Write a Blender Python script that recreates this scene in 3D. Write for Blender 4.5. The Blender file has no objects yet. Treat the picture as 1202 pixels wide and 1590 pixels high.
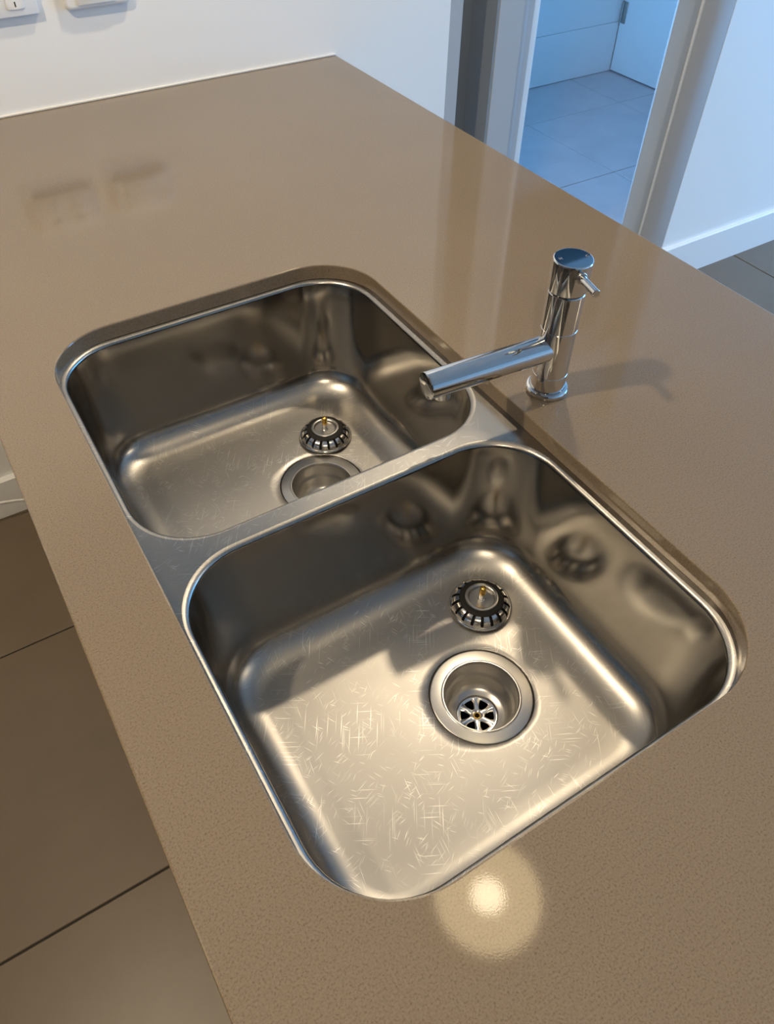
import bpy, bmesh, math, random
from mathutils import Vector, Matrix
random.seed(4)
scene = bpy.context.scene
COL = scene.collection
PI = math.pi
T = 0.9                      # height of the worktop

# ------------------------------------------------------------------ camera
cam_data = bpy.data.cameras.new('camera')
cam = bpy.data.objects.new('camera', cam_data)
COL.objects.link(cam)
cam_data.sensor_fit = 'VERTICAL'
cam_data.sensor_height = 32.0
cam_data.lens = 1154.965 / 1590.0 * 32.0
cam_data.clip_start = 0.02
cam.location = (-0.039584, -0.102198, T + 0.534798)
cam.rotation_euler = (0.7338455, -0.0087326, -0.5522798)
scene.camera = cam

# ------------------------------------------------------------------ world, daylight, exposure
world = bpy.data.worlds.new('world'); scene.world = world
world.use_nodes = True
bg = world.node_tree.nodes['Background']
bg.inputs[0].default_value = (0.15, 0.48, 0.98, 1)
bg.inputs[1].default_value = 11.0
scene.view_settings.view_transform = 'Standard'
scene.view_settings.look = 'None'
scene.view_settings.gamma = 1.0
scene.view_settings.use_curve_mapping = False
scene.view_settings.exposure = -0.1
scene.cycles.max_bounces = 10
scene.cycles.diffuse_bounces = 5
scene.cycles.glossy_bounces = 6
scene.cycles.sample_clamp_indirect = 6.0
scene.cycles.caustics_reflective = True

def portal(name, loc, rot, sx, sy):
    l = bpy.data.lights.new(name, 'AREA'); l.shape = 'RECTANGLE'; l.size = sx; l.size_y = sy
    l.cycles.is_portal = True
    o = bpy.data.objects.new(name, l); COL.objects.link(o); o.location = loc; o.rotation_euler = rot
    return o
portal('window_light', (5.38, -0.35, 1.15), (0, PI/2, 0), 2.1, 3.1)
portal('window_light', (1.32, 2.53, 1.2), (0, -PI/2, 0), 1.8, 1.26)

DOWN = [(0.473, 0.212, 0.0), (-0.55, 0.66, 66.0), (0.93, 1.07, 47.0), (-0.55, -0.75, 44.0), (2.7, -0.9, 60.0), (4.2, -0.9, 60.0)]  # last two are unseen, added to warm the walls
WARM = (1.0, 0.82, 0.58)

# ------------------------------------------------------------------ materials
def mat(name, col, rough=0.5, metal=0.0, spec=0.5, ior=1.5):
    m = bpy.data.materials.new(name); m.use_nodes = True
    b = m.node_tree.nodes['Principled BSDF']
    b.inputs['Base Color'].default_value = (*col, 1)
    b.inputs['Roughness'].default_value = rough
    b.inputs['Metallic'].default_value = metal
    b.inputs['Specular IOR Level'].default_value = spec
    b.inputs['IOR'].default_value = ior
    return m
def nd(m, t, **k):
    n = m.node_tree.nodes.new(t)
    for a, v in k.items():
        if hasattr(n, a): setattr(n, a, v)
        else: n.inputs[a].default_value = v
    return n
def ln(m, a, b): m.node_tree.links.new(a, b)
def bsdf(m): return m.node_tree.nodes['Principled BSDF']
def noise(m, scale, detail=2.0, rough=0.5, vec=None):
    n = nd(m, 'ShaderNodeTexNoise'); n.inputs['Scale'].default_value = scale
    n.inputs['Detail'].default_value = detail; n.inputs['Roughness'].default_value = rough
    if vec is None:
        tc = nd(m, 'ShaderNodeTexCoord'); vec = tc.outputs['Object']
    ln(m, vec, n.inputs['Vector'])
    return n
def ramp(m, fac, stops):
    r = nd(m, 'ShaderNodeValToRGB'); e = r.color_ramp.elements
    while len(e) < len(stops): e.new(0.5)
    for i, (p, c) in enumerate(stops):
        e[i].position = p; e[i].color = (*c, 1)
    ln(m, fac, r.inputs[0]); return r
def bump(m, h, strength, dist, normal=None):
    b = nd(m, 'ShaderNodeBump'); b.inputs['Strength'].default_value = strength
    b.inputs['Distance'].default_value = dist
    ln(m, h, b.inputs['Height'])
    if normal: ln(m, normal, b.inputs['Normal'])
    return b

def make_quartz():
    m = mat('quartz', (0.3, 0.235, 0.165), 0.048, 0.0, 0.5, 1.56)
    b = bsdf(m)
    n1 = noise(m, 650, 3, 0.6)
    n2 = noise(m, 5, 2)
    r1 = ramp(m, n1.outputs['Fac'], [(0.3, (0.126, 0.095, 0.063)), (0.46, (0.192, 0.147, 0.100)), (0.75, (0.232, 0.182, 0.128))])
    mx = nd(m, 'ShaderNodeMixRGB', blend_type='MULTIPLY'); mx.inputs[0].default_value = 1
    r2 = ramp(m, n2.outputs['Fac'], [(0.3, (0.95, 0.95, 0.95)), (0.7, (1, 1, 1))])
    ln(m, r1.outputs[0], mx.inputs[1]); ln(m, r2.outputs[0], mx.inputs[2])
    ln(m, mx.outputs[0], b.inputs['Base Color'])
    n3 = noise(m, 800, 2)
    bp = bump(m, n3.outputs['Fac'], 0.018, 0.0006)
    ln(m, bp.outputs[0], b.inputs['Normal'])
    return m
def make_steel(name, rough, wear):
    m = mat(name, (0.345, 0.328, 0.302), rough, 1.0)
    b = bsdf(m)
    tc = nd(m, 'ShaderNodeTexCoord')
    mp = nd(m, 'ShaderNodeMapping'); mp.inputs['Scale'].default_value = (14, 900, 900)
    ln(m, tc.outputs['Object'], mp.inputs['Vector'])
    g = noise(m, 1.0, 2, 0.5, mp.outputs[0])
    bp = bump(m, g.outputs['Fac'], 0.04, 0.0005)
    if not wear:
        ln(m, bp.outputs[0], b.inputs['Normal']); return m
    # faces that look up are worn: rougher and scratched
    geo = nd(m, 'ShaderNodeNewGeometry'); sp = nd(m, 'ShaderNodeSeparateXYZ'); ln(m, geo.outputs['Normal'], sp.inputs[0])
    up = nd(m, 'ShaderNodeMapRange'); up.inputs['From Min'].default_value = 0.25; up.inputs['From Max'].default_value = 0.98
    ln(m, sp.outputs['Z'], up.inputs['Value'])
    acc = None
    for k, (ang, dens, sx, sy) in enumerate([(0.5, .3, 14, 380), (1.13, .2, 26, 560), (2.13, .35, 10, 420), (2.81, .2, 20, 640), (-0.17, .25, 34, 520), (1.71, .2, 16, 700), (0.83, .25, 40, 460), (2.45, .3, 30, 600)]):
        rot = nd(m, 'ShaderNodeMapping'); rot.inputs['Rotation'].default_value = (0, 0, ang)
        rot.inputs['Location'].default_value = (k*3.13, k*1.71, 0)
        ln(m, tc.outputs['Object'], rot.inputs['Vector'])
        wob = noise(m, 7, 1, 0.5, rot.outputs[0])
        ma = nd(m, 'ShaderNodeMixRGB', blend_type='ADD'); ma.inputs[0].default_value = 0.008
        ln(m, rot.outputs[0], ma.inputs[1]); ln(m, wob.outputs['Color'], ma.inputs[2])
        mp2 = nd(m, 'ShaderNodeMapping'); mp2.inputs['Scale'].default_value = (sx, sy, 0.0)
        ln(m, ma.outputs[0], mp2.inputs['Vector'])
        v = nd(m, 'ShaderNodeTexVoronoi', voronoi_dimensions='2D'); v.feature = 'F1'; v.inputs['Scale'].default_value = 1.0
        ln(m, mp2.outputs[0], v.inputs['Vector'])
        th = ramp(m, v.outputs['Distance'], [(0.05, (1, 1, 1)), (0.17, (0, 0, 0))])
        sc_ = nd(m, 'ShaderNodeSeparateColor'); ln(m, v.outputs['Color'], sc_.inputs[0])
        keep = nd(m, 'ShaderNodeMath', operation='LESS_THAN'); keep.inputs[1].default_value = dens; ln(m, sc_.outputs[0], keep.inputs[0])
        vary = nd(m, 'ShaderNodeMath', operation='POWER'); vary.inputs[1].default_value = 1.8; ln(m, sc_.outputs[1], vary.inputs[0])
        mu = nd(m, 'ShaderNodeMath', operation='MULTIPLY'); ln(m, th.outputs[0], mu.inputs[0]); ln(m, keep.outputs[0], mu.inputs[1])
        mv = nd(m, 'ShaderNodeMath', operation='MULTIPLY'); ln(m, mu.outputs[0], mv.inputs[0]); ln(m, vary.outputs[0], mv.inputs[1]); mu = mv
        if acc is None: acc = mu.outputs[0]
        else:
            a = nd(m, 'ShaderNodeMath', operation='MAXIMUM'); ln(m, acc, a.inputs[0]); ln(m, mu.outputs[0], a.inputs[1]); acc = a.outputs[0]
    msk = noise(m, 14, 2, 0.5, tc.outputs['Object'])
    mr = nd(m, 'ShaderNodeMapRange'); mr.inputs['From Min'].default_value = 0.35; mr.inputs['From Max'].default_value = 0.65; mr.inputs['To Min'].default_value = 0.12
    ln(m, msk.outputs['Fac'], mr.inputs['Value'])
    m1 = nd(m, 'ShaderNodeMath', operation='MULTIPLY'); ln(m, acc, m1.inputs[0]); ln(m, mr.outputs[0], m1.inputs[1])
    m2 = nd(m, 'ShaderNodeMath', operation='MULTIPLY'); ln(m, m1.outputs[0], m2.inputs[0]); ln(m, up.outputs[0], m2.inputs[1])
    cm = nd(m, 'ShaderNodeMixRGB'); cm.inputs[1].default_value = (0.345, 0.328, 0.302, 1); cm.inputs[2].default_value = (0.95, 0.91, 0.84, 1)
    ln(m, m2.outputs[0], cm.inputs[0]); ln(m, cm.outputs[0], b.inputs['Base Color'])
    r1 = nd(m, 'ShaderNodeMapRange'); r1.inputs['To Min'].default_value = rough; r1.inputs['To Max'].default_value = wear
    ln(m, up.outputs[0], r1.inputs['Value'])
    nb = noise(m, 22, 4, 0.6, tc.outputs['Object'])
    ad = nd(m, 'ShaderNodeMath', operation='MULTIPLY_ADD'); ad.inputs[1].default_value = 0.10; ad.inputs[2].default_value = -0.05
    ln(m, nb.outputs['Fac'], ad.inputs[0])
    ad2 = nd(m, 'ShaderNodeMath', operation='ADD'); ln(m, ad.outputs[0], ad2.inputs[0]); ln(m, r1.outputs[0], ad2.inputs[1])
    ln(m, ad2.outputs[0], b.inputs['Roughness'])
    ln(m, bp.outputs[0], b.inputs['Normal'])
    return m
def make_paint(name, col, rough=0.5):
    m = mat(name, col, rough)
    n = noise(m, 160, 2); bp = bump(m, n.outputs['Fac'], 0.05, 0.001)
    ln(m, bp.outputs[0], bsdf(m).inputs['Normal']); return m
def make_tile(name, c1, c2, rough):
    m = mat(name, c1, rough)
    oi = nd(m, 'ShaderNodeNewGeometry')
    tc = nd(m, 'ShaderNodeTexCoord')
    n = noise(m, 6, 5, 0.6, oi.outputs['Position'])
    r = ramp(m, n.outputs['Fac'], [(0.3, c1), (0.7, c2)])
    ln(m, r.outputs[0], bsdf(m).inputs['Base Color'])
    n2 = noise(m, 300, 2, 0.5, oi.outputs['Position']); bp = bump(m, n2.outputs['Fac'], 0.06, 0.001)
    ln(m, bp.outputs[0], bsdf(m).inputs['Normal']); return m

QUARTZ = make_quartz()
STEEL = make_steel('brushed_steel', 0.17, 0.235)
BOWLST = make_steel('worn_steel', 0.15, 0.41)
CHROME = mat('chrome', (0.68, 0.68, 0.68), 0.035, 1.0)
POLST = mat('polished_steel', (0.72, 0.69, 0.65), 0.14, 1.0)
SATST = mat('satin_steel', (0.47, 0.455, 0.43), 0.30, 1.0)
BRASS = mat('brass', (0.62, 0.40, 0.10), 0.25, 1.0)
RUBBER = mat('black_rubber', (0.010, 0.009, 0.008), 0.65, 0.0, 0.2)
BLACK = mat('black', (0.004, 0.004, 0.004), 0.7, 0.0, 0.15)
WALLP = make_paint('wall_paint', (0.87, 0.87, 0.85), 0.5)
TRIMP = make_paint('trim_paint', (0.84, 0.84, 0.83), 0.32)
FRAMEP = make_paint('frame_paint', (0.45, 0.46, 0.47), 0.35)
CEILP = make_paint('ceiling_paint', (0.82, 0.81, 0.79), 0.7)
PLASTIC = mat('white_plastic', (0.86, 0.86, 0.84), 0.28)
TILE = make_tile('floor_tile', (0.138, 0.102, 0.064), (0.160, 0.120, 0.077), 0.38)
TILE2 = make_tile('laundry_tile', (0.52, 0.48, 0.50), (0.60, 0.55, 0.57), 0.28)
GROUT = mat('grout', (0.04, 0.034, 0.027), 0.9)
WTILE = mat('white_wall_tile', (0.80, 0.80, 0.80), 0.18)
WGROUT = mat('pale_grout', (0.70, 0.70, 0.70), 0.8)
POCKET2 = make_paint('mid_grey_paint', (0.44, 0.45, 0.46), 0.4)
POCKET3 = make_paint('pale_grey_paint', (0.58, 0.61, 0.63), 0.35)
RECESS_SHADEP = make_paint('recess_shade_paint', (0.19, 0.21, 0.225), 0.5)  # shade of the door frame recess put into the colour
SIDE_SHADEP = make_paint('side_shade_paint', (0.25, 0.27, 0.285), 0.4)  # darkened to stand for the shade on the jamb side
CABP = make_paint('cabinet_paint', (0.62, 0.58, 0.52), 0.3)
SILIC = mat('sealant', (0.75, 0.73, 0.68), 0.4)
MARK = mat('mark', (0.22, 0.23, 0.24), 0.5, 0.0)
def emit(name, col, s):
    m = bpy.data.materials.new(name); m.use_nodes = True
    nt = m.node_tree; nt.nodes.clear()
    e = nt.nodes.new('ShaderNodeEmission'); e.inputs[0].default_value = (*col, 1); e.inputs[1].default_value = s
    o = nt.nodes.new('ShaderNodeOutputMaterial'); nt.links.new(e.outputs[0], o.inputs[0]); return m
GLOW = emit('lit_diffuser', (1.0, 0.78, 0.44), 6.5)
LAMP = emit('lit_lamp', (1.0, 0.80, 0.52), 22.0)
def make_glass():
    m = bpy.data.materials.new('window_glass'); m.use_nodes = True
    nt = m.node_tree; nt.nodes.clear()
    t = nt.nodes.new('ShaderNodeBsdfTransparent'); g = nt.nodes.new('ShaderNodeBsdfGlossy'); g.inputs['Roughness'].default_value = 0.02
    mx = nt.nodes.new('ShaderNodeMixShader'); mx.inputs[0].default_value = 0.06
    o = nt.nodes.new('ShaderNodeOutputMaterial')
    nt.links.new(t.outputs[0], mx.inputs[1]); nt.links.new(g.outputs[0], mx.inputs[2]); nt.links.new(mx.outputs[0], o.inputs[0]); return m
GLASS = make_glass()

# ------------------------------------------------------------------ helpers
def obj(name, bm, m, parent=None, smooth=None):
    me = bpy.data.meshes.new(name); bm.normal_update(); bm.to_mesh(me); bm.free()
    me.materials.append(m)
    if smooth is not None:
        for p in me.polygons: p.use_smooth = True
        me.set_sharp_from_angle(angle=math.radians(smooth))
    o = bpy.data.objects.new(name, me); COL.objects.link(o)
    if parent is not None:
        o.parent = parent
        acc = Vector((0, 0, 0)); q = parent
        while q is not None: acc += q.location; q = q.parent
        o.location = -acc
    return o
def struct(o): o['kind'] = 'structure'; return o
def tag(o, label, cat, group=None):
    o['label'] = label; o['category'] = cat
    if group: o['group'] = group
    return o
def empty(name, loc, label=None, cat=None, group=None):
    o = bpy.data.objects.new(name, None); COL.objects.link(o); o.location = loc; o.empty_display_size = 0.05
    if label: tag(o, label, cat, group)
    return o
def add_box(bm, x0, x1, y0, y1, z0, z1, bev=0.0, seg=2):
    t = bmesh.new()
    bmesh.ops.create_cube(t, size=1.0)
    for v in t.verts:
        v.co = Vector((x0 + (v.co.x + .5)*(x1-x0), y0 + (v.co.y + .5)*(y1-y0), z0 + (v.co.z + .5)*(z1-z0)))
    if bev > 0: bmesh.ops.bevel(t, geom=t.edges[:], offset=bev, segments=seg, affect='EDGES', profile=0.5)
    me = bpy.data.meshes.new('tmp'); t.to_mesh(me); t.free(); bm.from_mesh(me); bpy.data.meshes.remove(me)
    return bm
def box(name, x0, x1, y0, y1, z0, z1, m, parent=None, bev=0.0, seg=2):
    return obj(name, add_box(bmesh.new(), x0, x1, y0, y1, z0, z1, bev, seg), m, parent, 40 if bev else None)
def lathe(bm, prof, c=(0, 0, 0), n=48, cap0=False, cap1=False, M=None):
    rings = []
    for r, z in prof:
        ring = []
        for k in range(n):
            a = 2*PI*k/n
            v = Vector((r*math.cos(a), r*math.sin(a), z))
            if M is not None: v = M @ v
            ring.append(bm.verts.new(v + Vector(c)))
        rings.append(ring)
    for a, b in zip(rings, rings[1:]):
        for k in range(n):
            bm.faces.new((a[k], a[(k+1) % n], b[(k+1) % n], b[k]))
    if cap0: bm.faces.new(rings[0][::-1])
    if cap1: bm.faces.new(rings[-1])
    return bm
def rrect(x0, x1, y0, y1, r, nc=12, ns=8):
    pts = []
    cs = [(x1-r, y0+r, -PI/2), (x1-r, y1-r, 0), (x0+r, y1-r, PI/2), (x0+r, y0+r, PI)]
    for i, (cx, cy, a0) in enumerate(cs):
        arc = [(cx + r*math.cos(a0 + PI/2*k/nc), cy + r*math.sin(a0 + PI/2*k/nc)) for k in range(nc+1)]
        pts += arc
        nx, ny, na = cs[(i+1) % 4]
        s = (nx + r*math.cos(na), ny + r*math.sin(na)); e = arc[-1]
        for k in range(1, ns): pts.append((e[0] + (s[0]-e[0])*k/ns, e[1] + (s[1]-e[1])*k/ns))
    return pts
def ring(bm, pts, z): return [bm.verts.new((x, y, z)) for x, y in pts]
def bridge(bm, a, b):
    n = len(a)
    for k in range(n): bm.faces.new((a[k], a[(k+1) % n], b[(k+1) % n], b[k]))
def fill(bm, loops):
    es = []
    for L in loops:
        for k in range(len(L)):
            e = bm.edges.get((L[k], L[(k+1) % len(L)])) or bm.edges.new((L[k], L[(k+1) % len(L)]))
            es.append(e)
    bmesh.ops.triangle_fill(bm, use_beauty=True, use_dissolve=False, edges=es)
def tube(name, pts, r, m, parent=None, res=6):
    cu = bpy.data.curves.new(name, 'CURVE'); cu.dimensions = '3D'; cu.bevel_depth = r; cu.bevel_resolution = res; cu.use_fill_caps = True
    s = cu.splines.new('NURBS'); s.points.add(len(pts)-1); s.use_endpoint_u = True; s.order_u = 4; s.resolution_u = 8
    for p, q in zip(s.points, pts): p.co = (*q, 1)
    t = bpy.data.objects.new(name, cu); COL.objects.link(t)
    dg = bpy.context.evaluated_depsgraph_get(); me = bpy.data.meshes.new_from_object(t.evaluated_get(dg))
    bpy.data.objects.remove(t); bpy.data.curves.remove(cu)
    me.name = name; me.materials.clear(); me.materials.append(m)
    for p in me.polygons: p.use_smooth = True
    o = bpy.data.objects.new(name, me); COL.objects.link(o)
    if parent is not None: o.parent = parent; o.location = -parent.location
    return o

# ------------------------------------------------------------------ room shell
XL, XR, YR = -1.7, 5.4, -3.0
YB = 1.5            # wall behind the worktop
YN = 1.445          # wall right of the doorway
CH = 2.4
floor = struct(box('floor', XL-.1, XR+.1, YR-.1, 3.4, -0.12, -0.004, GROUT))
ceiling = struct(box('ceiling', XL-.1, XR+.1, YR-.1, 1.575, CH, CH+.1, CEILP))
CEIL_DARK = make_paint('darkened_ceiling_paint', (0.10, 0.10, 0.105), 0.7)  # unlit look put into the colour, so the tap cap reflects dark
struct(box('ceiling', XL-.1, XR+.1, 1.576, 3.4, CH, CH+.1, CEIL_DARK))

def tile_mesh(name, w, d, h, m, bev=0.0015):
    bm = add_box(bmesh.new(), -w/2, w/2, -d/2, d/2, -h, 0, bev, 1)
    me = bpy.data.meshes.new(name); bm.to_mesh(me); bm.free(); me.materials.append(m); return me
TP = 0.605
tm = tile_mesh('tile', 0.6015, 0.6015, 0.0039, TILE)
def lay(me, name, x, y, z, parent, rot=None):
    o = bpy.data.objects.new(name, me); COL.objects.link(o); o.location = (x, y, z); o.parent = parent
    if rot: o.rotation_euler = rot
    return o
rx = 2.468; ry = 0.461
for i in range(-7, 5):
    for j in range(-6, 2):
        cx, cy = rx + (i+.5)*TP, ry + (j+.5)*TP
        if cx - .3 < XL or cx + .3 > XR or cy - .3 < YR or cy+.3 > YB: continue
        lay(tm, 'tile', cx, cy, 0, floor)
# cut row between the last full row and the wall
cutm = tile_mesh('tile', 0.6015, YB-.012-(ry+TP)-.003, 0.0039, TILE)
for i in range(-7, 5):
    cx = rx + (i+.5)*TP
    if cx-.3 > XL and cx+.3 < XR: lay(cutm, 'tile', cx, (ry+TP+YB-.012)/2, 0, floor)
# laundry tiles
tm2 = tile_mesh('tile', 0.6015, 0.6015, 0.0039, TILE2)
for i in range(-2, 2):
    for j in range(-1, 2):
        lay(tm2, 'tile', 2.585 + (i+.5)*TP, 2.205 + (j+.5)*TP, 0, floor)
struct(box('trim_2', 1.434, 2.046, YB-.01, YB+.098, -0.003, 0.0, SATST))      # metal strip in the doorway

def wall(name, x0, x1, y0, y1, z0=0.0, z1=CH, m=WALLP): return struct(box(name, x0, x1, y0, y1, z0, z1, m))
wall('wall_back', XL-.1, 1.122, YB, YB+.1)
wall('wall_right', 2.05, XR+.1, YN, YN+.13)
wall('wall_head', 1.122, 2.05, YB, YB+.075, 2.06, CH)
wall('wall_left', XL-.1, XL, YR-.1, YB)
wall('wall_rear', XL, XR, YR-.1, YR)
# outer wall with a wide glazed opening
WY0, WY1, WZ0, WZ1 = -1.9, 1.2, 0.1, 2.2
wo = bmesh.new()
add_box(wo, XR, XR+.1, YR-.1, WY0, 0, CH); add_box(wo, XR, XR+.1, WY1, YN, 0, CH)
add_box(wo, XR, XR+.1, WY0, WY1, 0, WZ0); add_box(wo, XR, XR+.1, WY0, WY1, WZ1, CH)
struct(obj('wall_outer', wo, WALLP))
w1 = struct(empty('window_1', (XR+.05, WY0, WZ0)))
b = bmesh.new()
for k in range(4):
    ym = WY0 + .03 + (WY1-WY0-.06)*k/3; add_box(b, XR+.03, XR+.08, ym-.03, ym+.03, WZ0, WZ1)
for k in range(3):
    ya, yb = WY0 + .06 + (WY1-WY0-.06)*k/3, WY0 + (WY1-WY0-.06)*(k+1)/3
    add_box(b, XR+.03, XR+.08, ya, yb, WZ0, WZ0+.05); add_box(b, XR+.03, XR+.08, ya, yb, WZ1-.05, WZ1)
obj('window_frame', b, TRIMP, w1)
for k in range(3):
    ya, yb = WY0 + .06 + (WY1-WY0-.06)*k/3, WY0 + (WY1-WY0-.06)*(k+1)/3
    box('pane', XR+.053, XR+.057, ya, yb, WZ0+.05, WZ1-.05, GLASS, w1)

# laundry beyond the doorway
LX0, LX1, LY1 = 1.3, 3.478, 3.2
wl = bmesh.new()
LWY0, LWY1, LWZ0, LWZ1 = 1.90, 3.16, 0.30, 2.10
add_box(wl, LX0-.1, LX0, YB+.1405, LWY0, 0, CH); add_box(wl, LX0-.1, LX0, LWY1, LY1+.1, 0, CH)
add_box(wl, LX0-.1, LX0, LWY0, LWY1, 0, LWZ0); add_box(wl, LX0-.1, LX0, LWY0, LWY1, LWZ1, CH)
struct(obj('wall_laundry_left', wl, WALLP))
w2 = struct(empty('window_2', (LX0-.05, LWY0, LWZ0)))
b = bmesh.new()
for (a0, a1, c0, c1) in ((LWY0, LWY0+.04, LWZ0, LWZ1), (LWY1-.04, LWY1, LWZ0, LWZ1), (LWY0+.04, LWY1-.04, LWZ0, LWZ0+.04), (LWY0+.04, LWY1-.04, LWZ1-.04, LWZ1)):
    add_box(b, LX0-.07, LX0-.03, a0, a1, c0, c1)
obj('window_frame', b, TRIMP, w2)
box('pane', LX0-.052, LX0-.048, LWY0+.04, LWY1-.04, LWZ0+.04, LWZ1-.04, GLASS, w2)
wf = wall('wall_far', LX0, LX1+.1, LY1, LY1+.1, m=WGROUT)
wt_w, wt_h = 0.5985, 0.2986
wtm = tile_mesh('wall_tile', wt_w, wt_h, 0.006, WTILE)
for i in range(0, 4):
    for j in range(0, 8):
        x1_ = LX1 - i*0.6 - .0015; x0_ = max(x1_-wt_w, LX0+.002)
        zc = 0.09 + (j-.5)*0.3 if j else None
        if j == 0:
            me = tile_mesh('wall_tile', x1_-x0_, 0.2370, 0.006, WTILE); zc = 0.1205
        else:
            zc = 0.24 + (j-.5)*0.3
            if zc + .15 > CH: continue
            me = wtm if x1_-x0_ > wt_w-.001 else tile_mesh('wall_tile', x1_-x0_, wt_h, 0.006, WTILE)
        lay(me, 'wall_tile', (x0_+x1_)/2, LY1-.006, zc, wf, (PI/2, 0, 0))
wall('wall_laundry_right', LX1+.04, LX1+.14, YN+.13, LY1)
d2 = struct(empty('door_2', (LX1, LY1-.9, 0)))
box('door_leaf', LX1, LX1+.038, LY1-.83, LY1-.0085, 0.006, 2.04, TRIMP, d2, 0.002)
hg = bmesh.new()
add_box(hg, LX1-.004, LX1+.001, LY1-.045, LY1-.012, 0.235, 0.335, .001, 1)
lathe(hg, [(0, 0), (.006, 0), (.006, .1), (0, .1)], (LX1-.006, LY1-.016, .235), 12)
obj('hinge', hg, SATST, d2, 40)
wall('wall_laundry_front', 2.05, LX1+.14, YN+.1301, YN+.16)

# doorway frame, left to right
d1 = struct(empty('door_1', (1.122, YB, 0)))
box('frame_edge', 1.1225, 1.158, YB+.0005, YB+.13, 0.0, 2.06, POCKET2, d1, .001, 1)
box('jamb_panel', 1.158, 1.352, YB+.1105, YB+.14, 0.0, 2.06, RECESS_SHADEP, d1)
box('jamb_side_shade', 1.268, 1.2749, YB+.0135, YB+.11, 0.0, 2.06, SIDE_SHADEP, d1)  # thin sheet added so the jamb side looks shaded
jb = bmesh.new()
add_box(jb, 1.275, 1.352, YB+.012, YB+.11, 0, 2.06, .0015, 1)
obj('door_jamb', jb, FRAMEP, d1, 40)
jb = bmesh.new()
add_box(jb, 1.3525, 1.372, YB+.020, YB+.0745, 0, 2.06, .003, 2)
add_box(jb, 1.372, 1.398, YB+.030, YB+.0745, 0, 2.06, .001, 1)
obj('rebate', jb, FRAMEP, d1, 40)
box('door_stop', 1.398, 1.432, YB+.045, YB+.0745, 0, 2.06, TRIMP, d1, .006, 3)
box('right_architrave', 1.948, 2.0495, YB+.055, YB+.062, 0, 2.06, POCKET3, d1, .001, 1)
box('bead', 2.0405, 2.0497, YB+.045, YB+.0545, 0, 2.06, TRIMP, d1, .0025, 3)
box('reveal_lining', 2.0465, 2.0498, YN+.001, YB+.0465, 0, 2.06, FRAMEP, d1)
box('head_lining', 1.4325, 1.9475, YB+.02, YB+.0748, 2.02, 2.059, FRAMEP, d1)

# skirting boards
def skirting(name, x0, x1, y, h):
    bm = bmesh.new(); prof = [(0, 0), (-.015, 0), (-.015, h-.004), (-.011, h), (0, h)]
    A = [bm.verts.new((x0, y+a, z)) for a, z in prof]; B = [bm.verts.new((x1, y+a, z)) for a, z in prof]
    for k in range(5): bm.faces.new((A[k], A[(k+1) % 5], B[(k+1) % 5], B[k]))
    bm.faces.new(A[::-1]); bm.faces.new(B)
    bmesh.ops.recalc_face_normals(bm, faces=bm.faces)
    return struct(obj(name, bm, TRIMP))
skirting('baseboard_back', XL, -0.045, YB, 0.114)
skirting('baseboard_right', 2.05, XR, YN, 0.133)

# ------------------------------------------------------------------ worktop
CX1, CY1, CR = 0.4244, 0.753, 0.0832
X0, X1, Y0, Y1 = -0.0777, 0.8225, -0.95, YB-.001
TH = 0.02
bm = bmesh.new()
def rect_loop(i): return [(X0+i, Y0+i), (X1-i, Y0+i), (X1-i, Y1), (X0+i, Y1)]
def cut_loop(i): return rrect(-i, CX1+i, -i, CY1+i, CR+i, 20, 4)
o_top = ring(bm, rect_loop(.002), T); o_a = ring(bm, rect_loop(.0006), T-.0006); o_b = ring(bm, rect_loop(0), T-.002); o_c = ring(bm, rect_loop(0), T-TH)
i_top = ring(bm, cut_loop(.0018), T); i_a = ring(bm, cut_loop(.0005), T-.0005); i_b = ring(bm, cut_loop(0), T-.0018); i_c = ring(bm, cut_loop(0), T-TH)
bridge(bm, o_a, o_top); bridge(bm, o_b, o_a); bridge(bm, o_c, o_b)
bridge(bm, i_top, i_a); bridge(bm, i_a, i_b); bridge(bm, i_b, i_c)
fill(bm, [o_top, i_top]); fill(bm, [o_c, i_c])
bmesh.ops.recalc_face_normals(bm, faces=bm.faces)
top = tag(obj('worktop', bm, QUARTZ, None, 15), 'long brown-beige speckled stone worktop with the sink cut into it', 'worktop')
# sealant line along the wall
struct(box('trim_1', X0, X1-.002, YB-.004, YB, T, T+.004, SILIC, None, .001, 1))

# island carcass under the worktop
isl = empty('island_cabinet', (0.35, 0.2, 0), 'plain cabinet carrying the stone worktop above the tiled floor', 'cabinet')
zt = T-TH-.0005
box('end_panel', 0.02, 0.58, Y0+.05, Y0+.068, 0, zt, CABP, isl)
box('end_panel', 0.02, 0.58, YB-.02, YB-.002, 0, zt, CABP, isl)
box('back_panel', 0.56, 0.578, Y0+.0685, YB-.0205, 0, zt, CABP, isl)
box('kickboard', 0.03, 0.046, Y0+.0685, YB-.0205, 0, 0.12, CABP, isl)
yy = Y0+.07
nd_ = 5; wdt = (YB-.022-yy)/nd_
for k in range(nd_):
    d = box('door', -0.047, -0.029, yy+k*wdt+.0015, yy+(k+1)*wdt-.0015, 0.125, zt-.004, CABP, isl, .0015, 1)
box('base_panel', -0.0285, 0.5595, Y0+.0685, YB-.0205, 0.121, 0.139, CABP, isl)
box('top_rail', -0.0285, -0.0265, Y0+.0685, YB-.0205, zt-.05, zt, CABP, isl)

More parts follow.
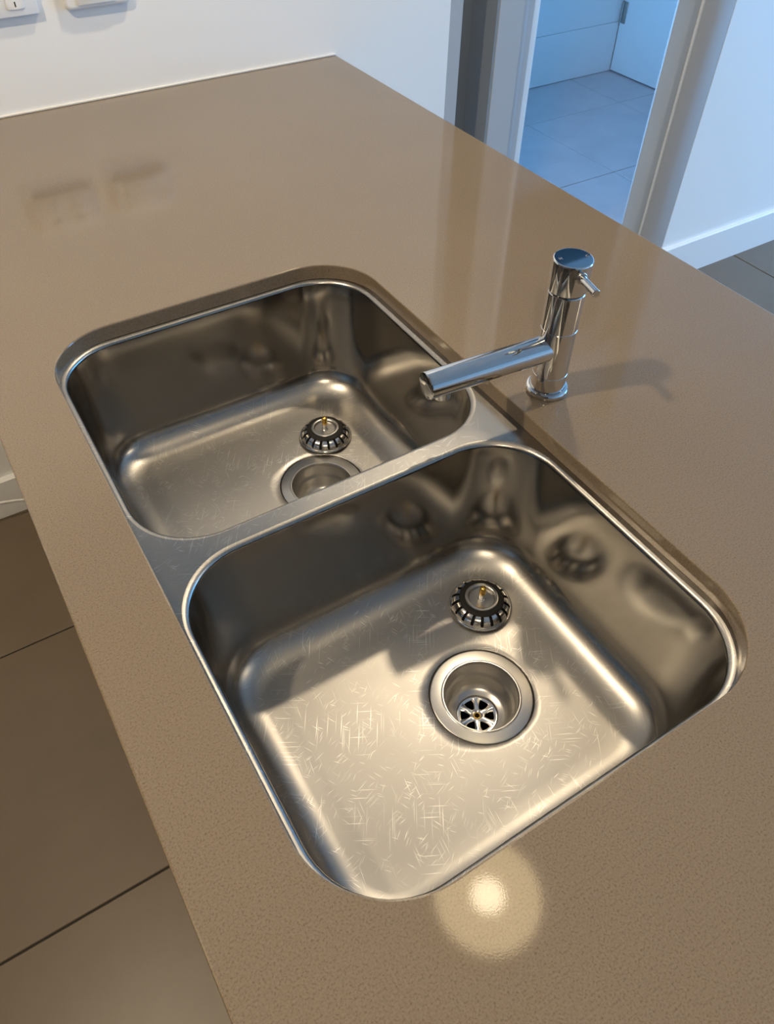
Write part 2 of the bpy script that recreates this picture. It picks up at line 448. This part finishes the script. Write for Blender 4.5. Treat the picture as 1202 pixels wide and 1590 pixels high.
# unseen dark cupboards across the aisle, added to darken the reflections
DARK = mat('dark_laminate', (0.055, 0.036, 0.024), 0.35)
for k in range(4):
    y0 = YR + .02 + k*1.1
    tc_ = empty('added_cupboard', (XL+.32, y0+.55, 0), 'tall dark brown cupboard added unseen across the aisle for the reflections, %s from the back wall' % ('fourth', 'third', 'second', 'first')[k], 'cupboard', 'cupboards added for the reflections')
    box('carcass', XL+.002, XL+.60, y0, y0+1.098, 0.0, 2.2, DARK, tc_, .001, 1)
    for q in (0, 1):
        dd = box('door', XL+.601, XL+.62, y0+.002+q*.549, y0+.546+q*.549, .1, 2.198, DARK, tc_, .0015, 1)
        box('handle', XL+.6202, XL+.64, y0+.53+q*.03, y0+.538+q*.03, 1.0, 1.4, SATST, dd, .002, 1)
# ------------------------------------------------------------------ sink
ZF = T-TH-.0003      # flange level
DEPTH = 0.175
sink = empty('sink', (0.21, 0.376, ZF), 'stainless steel double bowl sink set under the brown stone worktop', 'sink')
B2 = (0.0025, 0.4185, 0.0015, 0.3635)
B1 = (0.0025, 0.4185, 0.3815, 0.7515)
LR = 0.075
DRAIN = {0: (0.259, 0.175), 1: (0.263, 0.546)}
fl = bmesh.new()
NB = dict(nc=14, ns=8)
out_t = ring(fl, rrect(-.026, CX1+.026, -.026, CY1+.026, .1, 14, 4), ZF)
holes = [ring(fl, rrect(*B, LR, **NB), ZF) for B in (B2, B1)]
fill(fl, [out_t] + holes)
out_b = ring(fl, rrect(-.026, CX1+.026, -.026, CY1+.026, .1, 14, 4), ZF-.001)
bridge(fl, out_b, out_t)
bmesh.ops.recalc_face_normals(fl, faces=fl.faces)
if sum(f.normal.z for f in fl.faces) < 0: bmesh.ops.reverse_faces(fl, faces=fl.faces)
obj('flange', fl, STEEL, sink, 30)

def make_bowl(B, dr):
    bm = bmesh.new(); x0, x1, y0, y1 = B
    prof = []                                   # (inset, z, corner radius)
    for k in range(6):                          # rolled lip
        a = PI/2*k/5; prof.append((.0055*math.sin(a), -.0055*(1-math.cos(a))))
    prof += [(.0068, -.03), (.009, -.075), (.0115, -.115), (.0135, -.135)]
    FR = .040
    for k in range(1, 11):                      # fillet to the floor
        a = math.radians(86)*k/10
        prof.append((.0135 + FR*(1-math.cos(a)), -.135 - (DEPTH-.0025-.135)*math.sin(a)/math.sin(math.radians(86))))
    rings = []
    for ins, z in prof:
        rings.append(ring(bm, rrect(x0+ins, x1-ins, y0+ins, y1-ins, max(LR - ins*0.35, .03) if ins < .02 else max(LR-.005-(ins-.0135)*0.8, .03), **NB), ZF+z))
    # floor: blend to the circle round the waste
    last = [v.co.copy() for v in rings[-1]]
    for t in (.2, .42, .62, .8, .92, 1.0):
        pts = []
        for v in last:
            d = Vector((v.x-dr[0], v.y-dr[1])); c = Vector(dr) + d.normalized()*.0578
            p = Vector((v.x, v.y)).lerp(c, t); pts.append((p.x, p.y))
        zz = -DEPTH+.0025 - .0025*t
        rings.append(ring(bm, pts, ZF+zz))
    for r_, z in ((.0570, -.0008), (.0568, -.004)):
        rings.append(ring(bm, [(dr[0]+(Vector((v.x-dr[0], v.y-dr[1])).normalized().x)*r_, dr[1]+(Vector((v.x-dr[0], v.y-dr[1])).normalized().y)*r_) for v in last], ZF-DEPTH+z))
    for a, b_ in zip(rings, rings[1:]): bridge(bm, a, b_)
    bmesh.ops.recalc_face_normals(bm, faces=bm.faces)
    if sum(f.normal.z*f.calc_area() for f in bm.faces) < 0: bmesh.ops.reverse_faces(bm, faces=bm.faces)
    return obj('bowl', bm, BOWLST, sink, 45)
bowls = [make_bowl(B2, DRAIN[0]), make_bowl(B1, DRAIN[1])]

def make_waste(par, c):
    z = ZF-DEPTH
    fr = bmesh.new()
    prof = [(.0567, -.0046), (.0562, -.0022), (.0556, -.0012), (.0545, -.0008), (.0440, -.0014), (.0432, -.0012), (.0424, -.0004), (.0414, -.0004), (.0405, -.0016),
            (.0396, -.005), (.0388, -.018), (.0384, -.0205), (.0366, -.0225), (.0362, -.0245), (.0345, -.036), (.0325, -.0405), (.0290, -.043), (.0238, -.0446), (.0232, -.046), (.0232, -.052)]
    lathe(fr, [(r, zz) for r, zz in prof][::-1], (c[0], c[1], z), 72)
    w = obj('waste_cup', fr, SATST, par, 35)
    g = bmesh.new()                              # dark pipe below
    lathe(g, [(.0231, -.052), (.0231, -.085), (0.0005, -.085)][::-1], (c[0], c[1], z), 36)
    obj('waste_pipe', g, BLACK, w)
    # pressed six-spoke grate
    gb = bmesh.new(); n = 6; RO, RI, HI = .0230, .0190, .0072
    zc = z - .0475
    lathe(gb, [(RI, -.0008), (RI, .0004), (RI+.0012, .0010), (RO-.0005, .0010), (RO, 0), (RO, -.0008)][::-1], (c[0], c[1], zc), 60)
    lathe(gb, [(HI+.001, -.0020), (HI+.001, -.0002), (HI-.0008, .0006), (.0044, -.0002), (.0036, -.0012), (.0036, -.004)][::-1], (c[0], c[1], zc), 36)
    for k in range(n):
        a = PI/2 - .56 + 2*PI*k/n; ca, sa = math.cos(a), math.sin(a)
        sec = []
        for s, hw, zz in ((HI-.001, .0038, 0), (.0105, .0032, .0003), (.0150, .0033, .0006), (RI+.0014, .0062, .0009)):
            row = []
            for f, dz in ((-1, -.0012), (-.75, 0), (0, .0006), (.75, 0), (1, -.0012)):
                x, y = s*ca - f*hw*sa, s*sa + f*hw*ca
                row.append(gb.verts.new((c[0]+x, c[1]+y, zc+zz+dz)))
            sec.append(row)
        for r0, r1 in zip(sec, sec[1:]):
            for q in range(4): gb.faces.new((r0[q], r1[q], r1[q+1], r0[q+1]))
    bmesh.ops.recalc_face_normals(gb, faces=gb.faces)
    obj('grate', gb, POLST, w, 40)
    sc = bmesh.new(); lathe(sc, [(.0044, -.0008), (.0040, -.0004), (.0031, -.0006), (.0029, -.006)][::-1], (c[0], c[1], zc), 6)
    bmesh.ops.recalc_face_normals(sc, faces=sc.faces)
    obj('screw_socket', sc, BRASS, w)
    sc = bmesh.new(); lathe(sc, [(.0030, -.0052), (.0002, -.0052)][::-1], (c[0], c[1], zc), 12)
    bmesh.ops.recalc_face_normals(sc, faces=sc.faces); obj('socket_hole', sc, BLACK, w)
    return w
for bw, k in zip(bowls, (0, 1)): make_waste(bw, DRAIN[k])

# ------------------------------------------------------------------ basket strainers
def make_strainer(label, x, y, z, lean, turn):
    root = empty('basket_strainer', (0, 0, 0), label, 'strainer', 'strainers lying in the sink bowls')
    b = bmesh.new()
    lathe(b, [(.0005, .0002), (.0350, .0002), (.0368, .0006), (.0375, .0016), (.0372, .0028), (.0362, .0036), (.0350, .0034), (.0346, .0042), (.0343, .0052)], n=72)
    obj('rim', b, POLST, root, 40)
    b = bmesh.new()
    lathe(b, [(.0330, .0040), (.0320, .0065), (.0295, .0100), (.0240, .0128)], n=72)
    obj('slot_backing', b, BLACK, root, 60)
    b = bmesh.new(); n = 18
    pr = [(.0347, .0046), (.0343, .0066), (.0331, .0092), (.0306, .0118), (.0276, .0136), (.0248, .0143)]
    for k in range(n):
        rows = []
        for j, (r, zz) in enumerate(pr):
            gap = .0018/ r if 0 < j else 0.0
            w_ = PI/n - gap
            rows.append([b.verts.new((r*math.cos(2*PI*k/n + w_*q), r*math.sin(2*PI*k/n + w_*q), zz)) for q in (-1, -.5, 0, .5, 1)])
        for r0, r1 in zip(rows, rows[1:]):
            for q in range(4): b.faces.new((r0[q], r0[q+1], r1[q+1], r1[q]))
        ins = [[b.verts.new((v.co.x*.965, v.co.y*.965, v.co.z-.0006)) for v in (row[0], row[-1])] for row in rows]
        for (r0, i0), (r1, i1) in zip(zip(rows, ins), zip(rows[1:], ins[1:])):
            b.faces.new((r0[0], r1[0], i1[0], i0[0])); b.faces.new((r0[-1], i0[1], i1[1], r1[-1]))
    bmesh.ops.recalc_face_normals(b, faces=b.faces)
    obj('basket', b, POLST, root, 45)
    b = bmesh.new()
    lathe(b, [(.0258, .0130), (.0263, .0146), (.0254, .0158), (.0225, .0164), (.0180, .0164), (.0176, .015)], n=64)
    obj('seal_ring', b, RUBBER, root, 50)
    b = bmesh.new()
    lathe(b, [(.0196, .0160), (.0196, .0174), (.0190, .0181), (.0172, .0184), (.0160, .0181), (.0152, .0172), (.0149, .0146), (.0142, .0140), (.0005, .0140)], n=64)
    obj('washer_cup', b, SATST, root, 35)
    b = bmesh.new()
    lathe(b, [(.0044, .0138), (.0044, .0150), (.0038, .0154), (.0038, .0240)], n=20, cap1=True)
    pin = obj('pin', b, POLST, root, 40)
    b = bmesh.new()
    lathe(b, [(.0038, .0240), (.0038, .0335), (.0034, .0350), (.0018, .0358), (.0001, .0360)], n=20)
    obj('pin_tip', b, BRASS, pin, 50)
    root.location = (x, y, z); root.rotation_euler = (lean[0], lean[1], turn)
    return root
ZB = ZF-DEPTH
make_strainer('upturned steel basket strainer with brass-tipped pin in the near bowl', 0.3265, 0.2690, ZB+.0025, (0.0, 0.0), 0.1)
make_strainer('upturned steel basket strainer with dark pin in the far bowl', 0.3115, 0.6250, ZB+.0025, (0.0, 0.0), 0.35)

# ------------------------------------------------------------------ mixer tap
TX, TY = 0.4720, 0.3730
tap = empty('mixer_tap', (TX, TY, T), 'chrome cylindrical mixer tap with straight spout standing behind the sink', 'tap')
def LC(prof, name, m=CHROME, n=64, parent=tap, cap1=False, c=(TX, TY, T)):
    return obj(name, lathe(bmesh.new(), prof, c, n, cap1=cap1), m, parent, 18)
LC([(.0228, .0), (.0236, .001), (.0240, .003), (.0238, .0052), (.0230, .0066), (.0212, .0072), (.0196, .0073)], 'base_ring')
body = LC([(.0194, .0070), (.0194, .0262), (.0190, .0267), (.0190, .0271), (.0194, .0276), (.0194, .0832), (.0190, .0837), (.0190, .0841), (.0194, .0846), (.0194, .1262), (.0190, .1270), (.0172, .1276), (.0172, .130)], 'body')
cap = LC([(.0172, .1288), (.0192, .1288), (.0200, .1294), (.0202, .1304), (.0202, .1606), (.0198, .1616), (.0188, .1620), (.0001, .1620)], 'cap')
# spout
sp_z = 0.0595; SR = 0.0147
tip = Vector((0.3130, 0.3868, T+sp_z)); root_ = Vector((TX, TY, T+sp_z))
d = (tip-root_); L = d.length
Mz = d.to_track_quat('Z', 'Y').to_matrix()
def along(prof, name, org, M, m=CHROME, parent=tap, n=48, cap1=False, cap0=False):
    return obj(name, lathe(bmesh.new(), prof, org, n, cap0, cap1, M), m, parent, 18)
spout = along([(SR, .010), (SR, L-.0012), (SR-.0004, L-.0004), (SR-.0012, L), (.010, L+.0009), (.005, L+.0016), (.0001, L+.0018)], 'spout', root_, Mz)
ac = root_ + d*((L-.020)/L)
obj('aerator', lathe(bmesh.new(), [(.0001, -.0180), (.0060, -.0180), (.0062, -.0195), (.0074, -.0205), (.0088, -.0200), (.0092, -.0190), (.0092, -.0100)], ac, 36), CHROME, spout, 35)
# lever
ha = Vector((TX, TY, T+.1515)); hd = Vector((-0.232, -0.973, 0.0)).normalized()
Mh = hd.to_track_quat('Z', 'Y').to_matrix()
along([(.0058, .0185), (.0058, .0212), (.0052, .0218), (.0040, .0219)], 'lever_collar', ha, Mh, SATST, cap, 32)
along([(.0040, .0185), (.0040, .0495), (.0036, .0502), (.0001, .0502)], 'lever', ha, Mh, CHROME, cap, 32)
def letter(ch, x, y, rz):
    cu = bpy.data.curves.new('letter', 'FONT'); cu.body = ch; cu.size = 0.0052; cu.align_x = 'CENTER'; cu.align_y = 'CENTER'; cu.extrude = 0.00005
    t = bpy.data.objects.new('letter', cu); COL.objects.link(t)
    dg = bpy.context.evaluated_depsgraph_get(); me = bpy.data.meshes.new_from_object(t.evaluated_get(dg))
    bpy.data.objects.remove(t); bpy.data.curves.remove(cu)
    me.materials.clear(); me.materials.append(MARK); me.name = 'letter'
    o = bpy.data.objects.new('letter', me); COL.objects.link(o); o.parent = cap
    o.matrix_parent_inverse = Matrix.Identity(4)
    o.location = Vector((x, y, T+.16206)) - tap.location - cap.location; o.rotation_euler = (0, 0, rz)
letter('H', 0.4600, 0.3785, -0.25)
letter('C', 0.4862, 0.3690, -0.25)

# ------------------------------------------------------------------ wall fittings and cord
po = empty('power_outlet', (0.1825, YB, T+.188), 'square cornered white double power outlet on the wall, left one of two plates', 'outlet')
box('plate', 0.125, 0.240, YB-.011, YB-.0002, T+.152, T+.224, PLASTIC, po, .0012, 2)
for cx in (0.161, 0.204):
    ins = bmesh.new()
    pts = rrect(cx-.0145, cx+.0145, T+.162, T+.194, .004, 5, 2)
    A = [ins.verts.new((x, YB-.011, z)) for x, z in pts]; Bq = [ins.verts.new((x, YB-.0122, z)) for x, z in pts]
    Cq = [ins.verts.new((cx+(x-cx)*.96, YB-.0126, T+.178+(z-T-.178)*.96)) for x, z in pts]
    bridge(ins, A, Bq); bridge(ins, Bq, Cq); ins.faces.new(Cq); bmesh.ops.recalc_face_normals(ins, faces=ins.faces)
    io = obj('socket_insert', ins, PLASTIC, po, 30)
    box('slot', cx-.0010, cx+.0010, YB-.0130, YB-.0124, T+.166, T+.1735, BLACK, io)
    for s in (-1, 1):
        sb = add_box(bmesh.new(), -.001, .001, -.0003, .0003, -.004, .004)
        bmesh.ops.rotate(sb, verts=sb.verts, cent=(0, 0, 0), matrix=Matrix.Rotation(s*.52, 3, 'Y'))
        bmesh.ops.translate(sb, verts=sb.verts, vec=(cx+s*.0065, YB-.0127, T+.1825))
        obj('slot', sb, BLACK, io)
    box('rocker', cx-.006, cx+.006, YB-.0145, YB-.0111, T+.201, T+.216, PLASTIC, po, .001, 2)
ls = empty('wall_switch', (0.3435, YB, T+.185), 'rounded white wall switch plate with wide panel, right of the power outlet', 'switch')
pb = bmesh.new()
pts = rrect(0.2855, 0.4015, T+.1495, T+.2225, .0075, 8, 2)
c0 = Vector((0.3435, T+.186))
def plate_ring(s, y): return [pb.verts.new((c0.x+(x-c0.x)*(1-s/.058), y, c0.y+(z-c0.y)*(1-s/.0365))) for x, z in pts]
R_ = [plate_ring(0, YB-.0002), plate_ring(0, YB-.0085), plate_ring(.0008, YB-.0105), plate_ring(.0025, YB-.0118), plate_ring(.005, YB-.0123)]
for a, b_ in zip(R_, R_[1:]): bridge(pb, a, b_)
pb.faces.new(R_[-1]); bmesh.ops.recalc_face_normals(pb, faces=pb.faces)
obj('plate', pb, PLASTIC, ls, 30)
box('rocker_panel', 0.3065, 0.3735, YB-.0150, YB-.0122, T+.1555, T+.2165, PLASTIC, ls, .0012, 2)

cord = tube('extension_cord', [(-0.75, 1.455, 0.30), (-0.48, 1.453, 0.14), (-0.30, 1.450, 0.099), (-0.19, 1.450, 0.0845), (-0.14, 1.450, 0.0665), (-0.09, 1.452, 0.04), (-0.06, 1.452, 0.012), (-0.03, 1.44, 0.0045), (0.0, 1.40, 0.0045)], 0.0032, PLASTIC)
tag(cord, 'thin white cord running along the skirting board left of the worktop', 'cord')

# ------------------------------------------------------------------ ceiling downlights
def downlight(x, y, power, label):
    root = empty('downlight', (x, y, CH), label, 'ceiling light', 'round downlights in the ceiling')
    b = bmesh.new()
    lathe(b, [(.150, -.0002), (.150, -.004), (.146, -.008), (.138, -.009), (.134, -.006), (.1335, -.0035)], (x, y, CH), 64)
    obj('trim_ring', b, TRIMP, root, 35)
    b = bmesh.new(); lathe(b, [(.1335, -.0035), (.042, -.0035)][::-1], (x, y, CH), 64)
    bmesh.ops.recalc_face_normals(b, faces=b.faces)
    obj('diffuser', b, GLOW, root)
    b = bmesh.new(); lathe(b, [(.0419, -.0036), (.036, -.010), (.020, -.014), (.0005, -.015)][::-1], (x, y, CH), 40)
    obj('lamp', b, LAMP, root, 40)
    if power > 0:
        l = bpy.data.lights.new('downlight_lamp', 'SPOT'); l.energy = power; l.color = WARM
        l.shadow_soft_size = 0.032; l.spot_size = math.radians(150); l.spot_blend = 0.6
        o = bpy.data.objects.new('downlight_lamp', l); COL.objects.link(o); o.parent = root; o.location = (0, 0, -.07)
DL = ['round ceiling downlight with glowing centre right above the sink', 'round ceiling downlight above the aisle beside the far bowl',
      'round ceiling downlight nearest the doorway', 'round ceiling downlight above the aisle behind the camera',
      'unseen ceiling downlight added over the open floor to warm the walls, nearer one', 'unseen ceiling downlight added over the open floor to warm the walls, farther one']
for (x, y, pw), lab in zip(DOWN, DL): downlight(x, y, pw, lab)
